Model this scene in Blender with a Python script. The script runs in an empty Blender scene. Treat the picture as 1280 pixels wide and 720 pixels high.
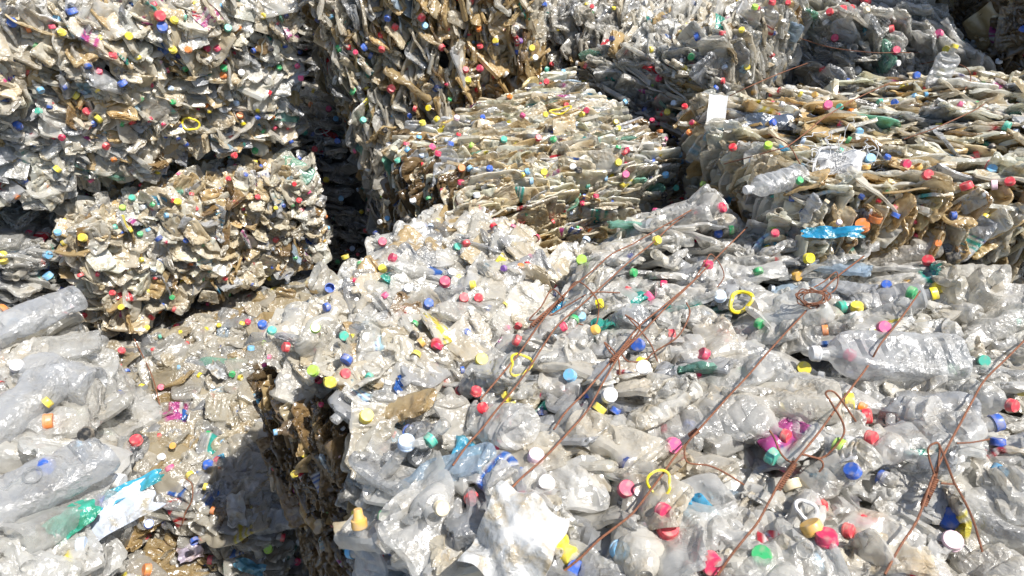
import bpy, math, time
import numpy as np
from mathutils import Vector, Matrix

T0 = time.time()
rng = np.random.default_rng(11)
scene = bpy.context.scene
COL = scene.collection
CH, PITCH, FPX = 2.45, math.radians(33), 853.0
CAM = np.array([0, 0, CH])
FW = np.array([0, math.cos(PITCH), -math.sin(PITCH)])
UP = np.array([0, math.sin(PITCH), math.cos(PITCH)])


def ray(x, y):
    return np.array([(x - 640) / FPX, 0, 0]) + FW - (y - 360) / FPX * UP


def at(x, y, z):
    d = ray(x, y)
    return CAM + d * (z - CH) / d[2]


def project(P):
    q = P - CAM
    f = q @ FW
    f = np.where(f > .05, f, .05)
    return 640 + FPX * q[..., 0] / f, 360 - FPX * (q @ UP) / f, f


def unit(v):
    v = np.asarray(v, float)
    return v / (np.linalg.norm(v, axis=-1, keepdims=True) + 1e-12)


# ------------------------------------------------------------------ crushed bottle shapes
# a batch of bottle shells is squeezed between wavy plates (position based shell), so creases are buckles
def crush_bottles(N, R=36, S=28, steps=85, inner=6, seed=3, mild=False, axr=(.70, .97), lat=None):
    g = np.random.default_rng(seed)
    L = g.uniform(.17, .29, N)
    r = L * g.uniform(.14, .17, N)
    t = np.linspace(0, 1, R)
    prof = np.zeros((N, R))
    xs = np.zeros((N, R))
    for i in range(N):
        neck = .02 / L[i]
        # ring positions: 4 for the neck, 6 for the shoulder, the rest body and base
        tt = np.concatenate([np.linspace(0, neck, 4), np.linspace(neck, neck + .2, 7)[1:],
                             np.linspace(neck + .2, 1, R - 13)[1:], [1.0, 1.0, .985, .96]])[:R]
        pr = np.zeros(R)
        kind = g.integers(0, 3)
        for k in range(R):
            x = tt[k]
            if k < 4:
                v = .0125
            elif k < 10:
                a = (x - neck) / .2
                v = .0125 + (r[i] - .0125) * math.sin(a * math.pi / 2) ** (1.0 if kind else 1.5)
            else:
                v = r[i]
                if kind == 1:
                    v *= 1 - .10 * math.exp(-((x - .55) / .07) ** 2)
                if kind == 2:
                    v *= 1 - .035 * (1 + math.sin(x * 70))
            pr[k] = v
        pr[R - 4] = r[i] * .93
        pr[R - 3] = r[i] * .74
        pr[R - 2] = r[i] * .42
        pr[R - 1] = .003
        prof[i] = pr
        xs[i] = tt * L[i]
    th = np.arange(S) * 2 * math.pi / S + .11
    P = np.zeros((N, R, S, 3))
    P[..., 0] = xs[:, :, None] - (L / 2)[:, None, None]
    P[..., 1] = prof[:, :, None] * np.cos(th)
    P[..., 2] = prof[:, :, None] * np.sin(th)
    rest = P.copy()
    sh = lambda A, dr, ds: np.roll(A[:, dr:], -ds, axis=2)
    cons = [(1, 0, 1.0), (0, 1, 1.0), (1, 1, .7), (1, -1, .7), (2, 0, .16), (0, 2, .16)]
    rl = {}
    for dr, ds, k in cons:
        A = rest[:, :R - dr]
        rl[(dr, ds)] = np.linalg.norm(sh(rest, dr, ds) - A, axis=-1)
    P += g.normal(0, .0012, P.shape)
    V = np.zeros_like(P)
    kx = g.uniform(9, 26, (N, 4)); ky = g.uniform(9, 30, (N, 4)); ph = g.uniform(0, 6.28, (N, 4))
    ba = g.uniform(.002, .009, (N, 4)) * (.5 if mild else 1)
    hf = g.uniform(.005, .016, N) + (.018 if mild else 0)
    k2 = g.uniform(-95, 95, (N, 5, 2)); p2 = g.uniform(0, 6.28, (N, 5)); b2 = g.uniform(.0006, .0030, (N, 5)) * (.4 if mild else 1)
    ax = g.uniform(*axr, N)
    lt = g.uniform(*lat, N) if lat else None
    shear = g.normal(0, .18, N)
    necko = rest[:, :4] - rest[:, :4].mean(axis=(1, 2), keepdims=True)
    partner = (-np.arange(S) - 1) % S
    upper = (np.arange(S) < S // 2)[None, None, :]
    for st in range(steps):
        f = min(1, st / (steps * .75))
        P0 = P.copy()
        P = P + V * .85
        for it in range(inner):
            D = np.zeros_like(P)
            for dr, ds, k in cons:
                A = P[:, :R - dr]
                d = sh(P, dr, ds) - A
                l = np.linalg.norm(d, axis=-1)
                c = (k * .5 * (l - rl[(dr, ds)]) / (l + 1e-9))[..., None] * d
                D[:, :R - dr] += c
                D[:, dr:] -= np.roll(c, ds, axis=2)
            P += D * .42
            # plates
            w = sum(ba[:, j, None, None] * np.sin(kx[:, j, None, None] * P[..., 0] + ky[:, j, None, None] * P[..., 1] + ph[:, j, None, None]) for j in range(4)) * f
            w = w + f * sum(b2[:, j, None, None] * np.sin(k2[:, j, 0, None, None] * P[..., 0] + k2[:, j, 1, None, None] * P[..., 1] + p2[:, j, None, None]) for j in range(5))
            h = (r * (1 - f) + hf * f)[:, None, None]
            z = P[..., 2]
            zc = np.clip(z - w, -h, h) + w
            P[..., 2] = zc
            # the two walls do not pass through each other
            zp = P[:, :, partner, 2]
            gap = np.where(upper, P[..., 2] - zp, zp - P[..., 2])
            fix = np.clip(.0025 - gap, 0, None) * .5
            P[..., 2] += np.where(upper, fix, -fix)
            # end plates
            xm = (L / 2 * (1 - f * (1 - ax)))[:, None, None]
            xl = xm + shear[:, None, None] * P[..., 1]
            P[..., 0] = np.clip(P[..., 0], -xl, xl)
            if lat:
                ym = (r * (1 + .5 * f) * (1 - f * (1 - lt)))[:, None, None]
                yl = ym + .3 * shear[:, None, None] * P[..., 0]
                P[..., 1] = np.clip(P[..., 1], -yl, yl)
            nk = P[:, :4].mean(axis=(1, 2), keepdims=True)
            P[:, :4] = nk + necko
        V = P - P0
    nk = P[:, :4].mean(axis=(1, 2))
    return P, nk, L


PROTO, NECK, PLEN = crush_bottles(24)
WPROTO, WNECK, WLEN = crush_bottles(22, seed=21, steps=80, axr=(.42, .68), lat=(.55, .95))
MPROTO, MNECK, MLEN = crush_bottles(8, seed=9, steps=40, mild=True)
print('crush', round(time.time() - T0, 1))


def grid_faces(R, S, wrap=True):
    i, j = np.meshgrid(np.arange(R - 1), np.arange(S if wrap else S - 1), indexing='ij')
    j2 = (j + 1) % S
    return np.stack([i * S + j, (i + 1) * S + j, (i + 1) * S + j2, i * S + j2], -1).reshape(-1, 4)


FULL, HALF, SHEET = grid_faces(36, 28), grid_faces(18, 14), grid_faces(20, 14, False)
HR = np.r_[0, 2, 4:34:2, 35]          # 18 rings
assert len(HR) == 18, len(HR)


# ------------------------------------------------------------------ materials
def new_mat(name):
    m = bpy.data.materials.new(name)
    m.use_nodes = True
    nt = m.node_tree
    nt.nodes.clear()
    out = nt.nodes.new('ShaderNodeOutputMaterial')
    return m, nt, out


def N(nt, t, **kw):
    n = nt.nodes.new(t)
    for k, v in kw.items():
        if k in n.inputs:
            n.inputs[k].default_value = v
        else:
            setattr(n, k, v)
    return n


def pet_material():
    m, nt, out = new_mat('crushed_clear_plastic')
    L = nt.links.new
    at_ = N(nt, 'ShaderNodeAttribute', attribute_name='tint')
    tc = N(nt, 'ShaderNodeTexCoord')
    # grime that sits in patches
    n1 = N(nt, 'ShaderNodeTexNoise', Scale=22.0, Detail=6.0, Roughness=.65)
    L(tc.outputs['Object'], n1.inputs['Vector'])
    ramp = N(nt, 'ShaderNodeMapRange', **{'From Min': .50, 'From Max': .66})
    L(n1.outputs['Fac'], ramp.inputs['Value'])
    dirt = N(nt, 'ShaderNodeMix', data_type='RGBA', blend_type='MULTIPLY')
    dirt.inputs[7].default_value = (.76, .63, .42, 1)
    da = N(nt, 'ShaderNodeMapRange', **{'From Min': .35, 'From Max': .75, 'To Min': .25, 'To Max': 1.0})
    L(at_.outputs['Alpha'], da.inputs['Value'])
    dm = N(nt, 'ShaderNodeMath', operation='MULTIPLY')
    L(ramp.outputs[0], dm.inputs[0]); L(da.outputs[0], dm.inputs[1])
    L(dm.outputs[0], dirt.inputs[0])
    L(at_.outputs['Color'], dirt.inputs[6])
    # crumple bump
    n2 = N(nt, 'ShaderNodeTexNoise', Scale=55.0, Detail=4.0, Roughness=.55, Distortion=1.6)
    L(tc.outputs['Object'], n2.inputs['Vector'])
    v = N(nt, 'ShaderNodeTexVoronoi', Scale=80.0, feature='F1')
    L(tc.outputs['Object'], v.inputs['Vector'])
    add = N(nt, 'ShaderNodeMath', operation='MULTIPLY_ADD')
    add.inputs[1].default_value = .6
    L(v.outputs['Distance'], add.inputs[0])
    L(n2.outputs['Fac'], add.inputs[2])
    bump = N(nt, 'ShaderNodeBump', Strength=.7, Distance=.006)
    n3 = N(nt, 'ShaderNodeTexNoise', Scale=13.0, Detail=2.0)
    L(tc.outputs['Object'], n3.inputs['Vector'])
    bs = N(nt, 'ShaderNodeMapRange', **{'From Min': .38, 'From Max': .62, 'To Min': .15, 'To Max': .95})
    L(n3.outputs['Fac'], bs.inputs['Value']); L(bs.outputs[0], bump.inputs['Strength'])
    L(add.outputs[0], bump.inputs['Height'])
    pr = N(nt, 'ShaderNodeBsdfDiffuse')
    L(dirt.outputs[2], pr.inputs['Color'])
    L(bump.outputs[0], pr.inputs['Normal'])
    tl = N(nt, 'ShaderNodeBsdfTranslucent')
    L(dirt.outputs[2], tl.inputs['Color'])
    mx = N(nt, 'ShaderNodeMixShader', Fac=.44)
    L(pr.outputs[0], mx.inputs[1]); L(tl.outputs[0], mx.inputs[2])
    tr = N(nt, 'ShaderNodeBsdfTransparent')
    tr.inputs['Color'].default_value = (.95, .955, .95, 1)
    lw = N(nt, 'ShaderNodeLayerWeight', Blend=.35)
    L(bump.outputs[0], lw.inputs['Normal'])
    op = N(nt, 'ShaderNodeMath', operation='MULTIPLY_ADD', use_clamp=True)   # thicker seen edge-on
    op.inputs[1].default_value = .55
    L(lw.outputs['Facing'], op.inputs[0])
    L(at_.outputs['Alpha'], op.inputs[2])
    m1 = N(nt, 'ShaderNodeMixShader')
    L(op.outputs[0], m1.inputs[0]); L(tr.outputs[0], m1.inputs[1]); L(mx.outputs[0], m1.inputs[2])
    # the glossy skin of the film: both faces reflect
    gl = N(nt, 'ShaderNodeBsdfGlossy', Roughness=.12)
    rr = N(nt, 'ShaderNodeMapRange', **{'To Min': .10, 'To Max': .36})
    L(n1.outputs['Fac'], rr.inputs['Value'])
    L(rr.outputs[0], gl.inputs['Roughness'])
    L(bump.outputs[0], gl.inputs['Normal'])
    lf = N(nt, 'ShaderNodeLayerWeight', Blend=.5)
    L(bump.outputs[0], lf.inputs['Normal'])
    fp = N(nt, 'ShaderNodeMath', operation='POWER')
    fp.inputs[1].default_value = 3.5
    L(lf.outputs['Facing'], fp.inputs[0])
    f2 = N(nt, 'ShaderNodeMath', operation='MULTIPLY_ADD', use_clamp=True)
    f2.inputs[1].default_value = .5
    f2.inputs[2].default_value = .10
    L(fp.outputs[0], f2.inputs[0])
    m2 = N(nt, 'ShaderNodeMixShader')
    L(f2.outputs[0], m2.inputs[0]); L(m1.outputs[0], m2.inputs[1]); L(gl.outputs[0], m2.inputs[2])
    L(m2.outputs[0], out.inputs['Surface'])
    return m


def cap_material():
    m, nt, out = new_mat('cap_plastic')
    L = nt.links.new
    at_ = N(nt, 'ShaderNodeAttribute', attribute_name='tint')
    tc = N(nt, 'ShaderNodeTexCoord')
    n1 = N(nt, 'ShaderNodeTexNoise', Scale=90.0, Detail=5.0)
    L(tc.outputs['Object'], n1.inputs['Vector'])
    ramp = N(nt, 'ShaderNodeMapRange', **{'From Min': .42, 'From Max': .75, 'To Max': .75})
    L(n1.outputs['Fac'], ramp.inputs['Value'])
    d = N(nt, 'ShaderNodeMix', data_type='RGBA', blend_type='MIX')
    d.inputs[7].default_value = (.42, .36, .28, 1)
    L(ramp.outputs[0], d.inputs[0]); L(at_.outputs['Color'], d.inputs[6])
    pr = N(nt, 'ShaderNodeBsdfPrincipled', Roughness=.38)
    L(d.outputs[2], pr.inputs['Base Color'])
    L(pr.outputs[0], out.inputs['Surface'])
    return m


def simple_mat(name, col, rough=.8, noise=None, scale=60, metallic=0, bumpd=0.0):
    m, nt, out = new_mat(name)
    L = nt.links.new
    pr = N(nt, 'ShaderNodeBsdfPrincipled', Roughness=rough, Metallic=metallic)
    tc = N(nt, 'ShaderNodeTexCoord')
    n1 = N(nt, 'ShaderNodeTexNoise', Scale=scale, Detail=6.0, Roughness=.6)
    L(tc.outputs['Object'], n1.inputs['Vector'])
    d = N(nt, 'ShaderNodeMix', data_type='RGBA')
    d.inputs[6].default_value = (*col, 1)
    d.inputs[7].default_value = (*(noise or [c * .6 for c in col]), 1)
    rp = N(nt, 'ShaderNodeMapRange', **{'From Min': .35, 'From Max': .65})
    L(n1.outputs['Fac'], rp.inputs['Value'])
    L(rp.outputs[0], d.inputs[0]); L(d.outputs[2], pr.inputs['Base Color'])
    if bumpd:
        b = N(nt, 'ShaderNodeBump', Strength=.6, Distance=bumpd)
        L(n1.outputs['Fac'], b.inputs['Height']); L(b.outputs[0], pr.inputs['Normal'])
    L(pr.outputs[0], out.inputs['Surface'])
    return m


M_PET = pet_material()
M_CAP = cap_material()
M_RUST = simple_mat('rusty_wire', (.26, .10, .045), .75, (.12, .05, .03), 220)
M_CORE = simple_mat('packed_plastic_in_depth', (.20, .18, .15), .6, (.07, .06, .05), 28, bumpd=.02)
M_GROUND = simple_mat('concrete_ground', (.25, .24, .22), .9, (.14, .13, .12), 6, bumpd=.004)
M_WHITE = simple_mat('white_paper', (.82, .82, .80), .7, (.72, .71, .68), 20)


# ------------------------------------------------------------------ mesh plumbing
def make_mesh(name, V, Fq, tint, mat, smooth=True, sharp=38):
    me = bpy.data.meshes.new(name)
    V = np.ascontiguousarray(V, dtype=np.float32).reshape(-1, 3)
    Fq = np.ascontiguousarray(Fq, dtype=np.int32)
    n, k = Fq.shape
    me.vertices.add(len(V)); me.vertices.foreach_set('co', V.ravel())
    me.loops.add(n * k); me.loops.foreach_set('vertex_index', Fq.ravel())
    me.polygons.add(n); me.polygons.foreach_set('loop_start', np.arange(0, n * k, k, dtype=np.int32))
    me.update(calc_edges=True)
    if smooth:
        me.polygons.foreach_set('use_smooth', np.ones(n, bool))
        if sharp:
            me.set_sharp_from_angle(angle=math.radians(sharp))
    if tint is not None:
        a = me.attributes.new('tint', 'FLOAT_COLOR', 'POINT')
        tint = np.ascontiguousarray(np.broadcast_to(tint, (len(V), 4)), dtype=np.float32)
        a.data.foreach_set('color', tint.ravel())
    me.materials.append(mat)
    return me


def link(name, me, parent=None, **props):
    o = bpy.data.objects.new(name, me)
    COL.objects.link(o)
    if parent is not None:
        o.parent = parent
    for k, v in props.items():
        o[k] = v
    return o


class Batch:
    """collects many shapes into one mesh (for the uncountable rest of a bale)"""
    def __init__(s):
        s.V, s.F, s.T, s.n = [], [], [], 0

    def add(s, V, F, T):
        V = V.reshape(-1, 3)
        s.V.append(V); s.F.append(F + s.n); s.T.append(np.broadcast_to(T, (len(V), 4))); s.n += len(V)

    def mesh(s, name, mat, **k):
        return make_mesh(name, np.concatenate(s.V), np.concatenate(s.F), np.concatenate(s.T), mat, **k)


# ------------------------------------------------------------------ caps
def cap_shape(hi=True, r=.0145, h=.014, dish=False):
    S = 24 if hi else 12
    th = np.arange(S) * 2 * math.pi / S
    rib = np.where(np.arange(S) % 2, 1.0, .955) if hi else np.ones(S)
    rings = [(0, r * .86), (0, r), (h * .22, r * 1.0), (h * .25, r * .97), (h * .88, r * .96), (h, r * .86), (h, .0005)]
    V = []
    for k, (z, rr) in enumerate(rings):
        m = rib if k in (3, 4) else 1.0
        V.append(np.stack([rr * m * np.cos(th), rr * m * np.sin(th), np.full(S, z)], -1))
    return np.concatenate(V), grid_faces(len(rings), S)


def sport_cap(r=.016):
    S = 20
    th = np.arange(S) * 2 * math.pi / S
    rings = [(0, r), (.002, r * 1.04), (.017, r * 1.02), (.0185, r * .78), (.022, r * .74), (.024, r * .66), (.038, r * .56), (.0395, r * .5), (.0395, .0005)]
    V = [np.stack([rr * np.cos(th), rr * np.sin(th), np.full(S, z)], -1) for z, rr in rings]
    return np.concatenate(V), grid_faces(len(rings), S)


CAP_HI, CAP_LO, CAP_SPORT = cap_shape(True), cap_shape(False), sport_cap()
CAPC = {
    'red': (.72, .03, .05), 'crimson': (.60, .015, .09), 'yellow': (.85, .68, .02), 'gold': (.75, .42, .06),
    'blue': (.02, .10, .50), 'lblue': (.16, .48, .78), 'pale': (.55, .68, .86), 'white': (.82, .82, .80),
    'green': (.03, .42, .13), 'lime': (.38, .68, .05), 'teal': (.06, .50, .36), 'orange': (.85, .22, .02),
    'pink': (.80, .08, .26), 'rose': (.86, .60, .68), 'black': (.02, .02, .025), 'navy': (.02, .04, .16),
    'cream': (.78, .66, .42), 'purple': (.20, .06, .42),
}
CAPP = dict(red=20, crimson=11, yellow=13, gold=2, blue=11, lblue=6, pale=5, white=12, green=6, lime=2.5, teal=4.5,
            orange=3.5, pink=4, rose=2, black=2.5, navy=3, cream=2, purple=.7)
CAPN = list(CAPP)
CAPW = np.array([CAPP[k] for k in CAPN]); CAPW = CAPW / CAPW.sum()


def basis(z, x):
    z = unit(z)
    x = np.asarray(x, float) - z * np.dot(x, z)
    if np.linalg.norm(x) < 1e-3:
        x = np.cross(z, [.3, .5, .8])
    x = unit(x)
    return np.stack([x, np.cross(z, x), z], 1)        # columns


# ------------------------------------------------------------------ bales
# soft patches used for the distribution of clean and stained bottles
_pn = np.random.default_rng(5)
_K = _pn.normal(0, 5.5, (6, 3)); _PH = _pn.uniform(0, 6.28, 6)


def patch(P):
    return np.sin(P @ _K.T + _PH).sum(-1) / 3.0


CLEAN = np.array([.88, .865, .82]); WARM = np.array([.85, .79, .64]); BEIGE = np.array([.80, .68, .45])
TAN = np.array([.74, .51, .20]); BROWN = np.array([.42, .28, .13]); GREY = np.array([.66, .67, .68])


def bottle_tint(dirty, tan, g):
    """dirty 0..1, tan 0..1"""
    u = g.random()
    d = np.clip(dirty + g.normal(0, .22), 0, 1)
    c = CLEAN * (1 - d) + (WARM if g.random() < .5 else BEIGE) * d
    if g.random() < tan:
        c = np.array([.80, .57, .26]) * g.uniform(.85, 1.1) if tan > .85 and g.random() < .6 else (TAN * .6 + BEIGE * .4) * g.uniform(.8, 1.15) if g.random() < .8 else BROWN
        d = max(d, .7)
    elif u < .007:
        c = np.array([.52, .66, .80])
    elif u < .015:
        c = np.array([.30, .62, .48])
    elif u < .12:
        c = GREY * g.uniform(.7, 1.0)
    c = c * g.uniform(.88, 1.06)
    return np.array([*np.clip(c, 0, .92), .27 + .32 * d + g.uniform(-.08, .16)])


LABELC = [(.04, .16, .55), (.10, .48, .75), (.65, .04, .06), (.80, .80, .80), (.05, .45, .38), (.85, .75, .1), (.60, .1, .35), (.45, .68, .82)]


class Bale:
    def __init__(s, key, quad, z0, zt, label, c=(0, 0, 1), p=(1, 0, 0), sig=.35, dens=260, dirty=.3, tan=0, caps=90,
                 hi=False, size=1.0, group=None, side=None, depth=.05, csig=.22, topdens=None, tanfn=None, rough=.018, seen=True, scrap=.05, wad=0.0, flat=1.0, capsc=.74, bottom=None, under=False, brown=.0, milky=.0, edge=0, tone=1.0):
        s.__dict__.update(locals())
        s.q = np.array(quad, float)
        s.zt = np.full(4, zt, float) if np.isscalar(zt) else np.array(zt, float)
        s.cen = np.array([*s.q.mean(0), (z0 + s.zt.mean()) / 2])
        s.items, s.capitems = [], []
        s.qb = np.array(bottom, float) if bottom else s.q

    def faces(s):
        q, out = s.q, []
        T = [np.array([*q[i], s.zt[i]]) for i in range(4)]
        out.append(('top', T[0], T[1], T[2], T[3]))
        for i in range(4):
            j = (i + 1) % 4
            out.append(('side%d' % i, np.array([*s.qb[i], s.z0]), np.array([*s.qb[j], s.z0]), T[j], T[i]))
        return out

    def inside(s, P, m=0.0):
        ok = (P[..., 2] > s.z0 + m) & (P[..., 2] < s.zt.mean() - m)
        for i in range(4):
            a, b = s.q[i], s.q[(i + 1) % 4]
            e = b - a
            nrm = unit(np.array([e[1], -e[0]]))
            ok &= ((P[..., :2] - a) @ nrm) < -m
        return ok

    def scatter(s, bales):
        g = np.random.default_rng(abs(hash_(s.key)))
        for nm, a, b, c, d in s.faces():
            n = unit(np.cross(b - a, d - a))
            w, h = (np.linalg.norm(b - a) + np.linalg.norm(c - d)) / 2, (np.linalg.norm(d - a) + np.linalg.norm(c - b)) / 2
            fc = (a + b + c + d) / 4
            facing = np.dot(n, unit(CAM - fc))
            if facing < -.35:
                continue
            thin = 1.0 if facing > -.02 else .45
            cfg = (s.side or {}).get(nm, {})
            ca = unit(cfg.get('c', s.c)); pa = np.array(cfg.get('p', s.p), float)
            dn = cfg.get('dens', s.dens) * thin
            edge_on = 1 - abs(np.dot(ca, n))
            nb = int(w * h * dn * (1 + 1.3 * edge_on))
            R = .07
            for k in range(nb + int(w * h * s.caps * .5 * thin)):
                is_cap = k >= nb
                u, v = g.random(2)
                if s.under and nm != 'top':
                    v = .05 / h + v * (1 - .05 / h)
                if cfg.get('rec'):
                    v *= .9
                if nm == 'top' and not is_cap:
                    e_ = s.edge or (.045 if not s.hi else .03)
                    u = e_ / w + u * (1 - 2 * e_ / w); v = e_ / h + v * (1 - 2 * e_ / h)
                P = a * (1 - u) * (1 - v) + b * u * (1 - v) + c * u * v + d * (1 - u) * v
                # rounded shoulders and uneven bulging
                dx = min(u, 1 - u) * w; dy = min(v + (0 if s.under else 9), 1 - v) * h if nm != 'top' else min(v, 1 - v) * h
                R = .07 if not s.under else .10
                off = cfg.get('rec', 0)
                for q_ in (dx, dy):
                    if q_ < R:
                        off += R * .55 * (1 - math.sqrt(max(0, 1 - (1 - q_ / R) ** 2)))
                bul = s.rough * patch(P * 2.3 + 3.1)
                if is_cap:
                    P = P + n * (bul - off + g.uniform(-.016, .007))
                else:
                    dep = g.random() ** 1.3 * s.depth
                    P = P + n * (bul - off - dep + .012)
                if any(o is not s and o.inside(P, .03) for o in bales):
                    continue
                X, Y, f = project(P)
                if f < .35 or X < -420 or X > 1700 or Y < -380 or Y > 1050:
                    continue
                if is_cap:
                    axis = unit(n * g.uniform(.1, 1.6) + g.normal(0, .6, 3))
                    cn = CAPN[g.choice(len(CAPN), p=CAPW)]
                    s.capitems.append((P, axis, np.array(CAPC[cn]) * g.uniform(.75, 1.05), s.capsc * g.uniform(.8, 1.1), False))
                    continue
                cz = unit(ca + g.normal(0, s.csig, 3))
                if g.random() < .5:
                    cz = -cz
                ang = g.normal(0, cfg.get('sig', s.sig)) + (math.pi if g.random() < .5 else 0)
                if g.random() < .12:
                    ang = g.uniform(0, 6.28); cz = unit(cz + g.normal(0, .5, 3))
                B = basis(cz, pa)
                B = B @ np.array([[math.cos(ang), -math.sin(ang), 0], [math.sin(ang), math.cos(ang), 0], [0, 0, 1]])
                tan = cfg.get('tan', s.tanfn(P) if s.tanfn else s.tan)
                dirty = np.clip(s.dirty + .22 * patch(P), 0, 1)
                tint = bottle_tint(dirty, tan * (1.0 + .7 * patch(P * 1.4 + 7)), g)
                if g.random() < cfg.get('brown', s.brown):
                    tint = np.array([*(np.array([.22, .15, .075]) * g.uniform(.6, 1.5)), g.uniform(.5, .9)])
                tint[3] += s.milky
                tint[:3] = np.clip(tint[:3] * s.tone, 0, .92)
                kind = 'scrap' if g.random() < s.scrap else 'bottle'
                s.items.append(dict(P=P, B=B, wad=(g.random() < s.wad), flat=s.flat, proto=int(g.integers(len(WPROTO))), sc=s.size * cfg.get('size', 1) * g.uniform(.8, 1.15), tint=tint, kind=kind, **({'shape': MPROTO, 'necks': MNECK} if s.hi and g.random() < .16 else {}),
                                    label=(LABELC[g.integers(len(LABELC))] if g.random() < .08 else None),
                                    cap=(g.random() < .34), capc=CAPC[CAPN[g.choice(len(CAPN), p=CAPW)]], flip=g.random() < .5, seed=g.random()))


def hash_(k):
    v = 7
    for ch in k:
        v = (v * 131 + ord(ch)) % 1000003
    return v


def item_geom(it, hi, local=False):
    pr = it.get('shape', WPROTO if it.get('wad') else PROTO)
    pr = pr[it['proto'] % len(pr)]
    if it['kind'] == 'scrap':
        V = pr[8:28, :14].reshape(-1, 3) * np.array([.55, .8, 1.0])
        F = SHEET
        if it['seed'] < .5:
            c = LABELC[int(it['seed'] * 16) % 8]
            T = np.array([*c, .95]) if it['seed'] < .32 else it['tint']
        else:
            T = it['tint']
        T = np.broadcast_to(T, (len(V), 4))
    else:
        if hi:
            V = pr.reshape(-1, 3); F = FULL; R, S = 36, 28
        else:
            V = pr[HR][:, ::2].reshape(-1, 3); F = HALF; R, S = 18, 14
        T = np.tile(it['tint'], (R, S, 1))
        if it['label'] is not None:
            rows_ = np.random.default_rng(int(it['seed'] * 1e6)).random(12)
            a, b = (16, 25) if hi else (8, 12)
            T[a:b, :, :3] = it['label']; T[a:b, :, 3] = .9
            for q_ in range(a, b):          # printed bands
                if rows_[q_ - a] < .35:
                    T[q_, ::1, :3] = (.8, .8, .78)
                elif rows_[q_ - a] < .5:
                    T[q_, ::3, :3] = (.1, .1, .3)
        T = T.reshape(-1, 4)
    V = V * it['sc'] * (1.25 if it.get('wad') else 1) * np.array([1, 1, it.get('flat', 1)])
    if it['flip']:
        V = V * np.array([1, -1, -1])
    if not local:
        V = V @ it['B'].T + it['P']
    return V, F, T


def item_cap(it):
    nk = it.get('necks', WNECK if it.get('wad') else NECK)
    nk = nk[it['proto'] % len(nk)] * it['sc'] * (1.25 if it.get('wad') else 1) * np.array([1, 1, it.get('flat', 1)])
    if it['flip']:
        nk = nk * np.array([1, -1, -1])
    nk = nk - np.array([.006 * it['sc'], 0, 0])
    return it['P'] + it['B'] @ nk, it['B'] @ np.array([-1., 0, 0])


def nrm2(a, b):
    return (b[1] - a[1], a[0] - b[0])


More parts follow.
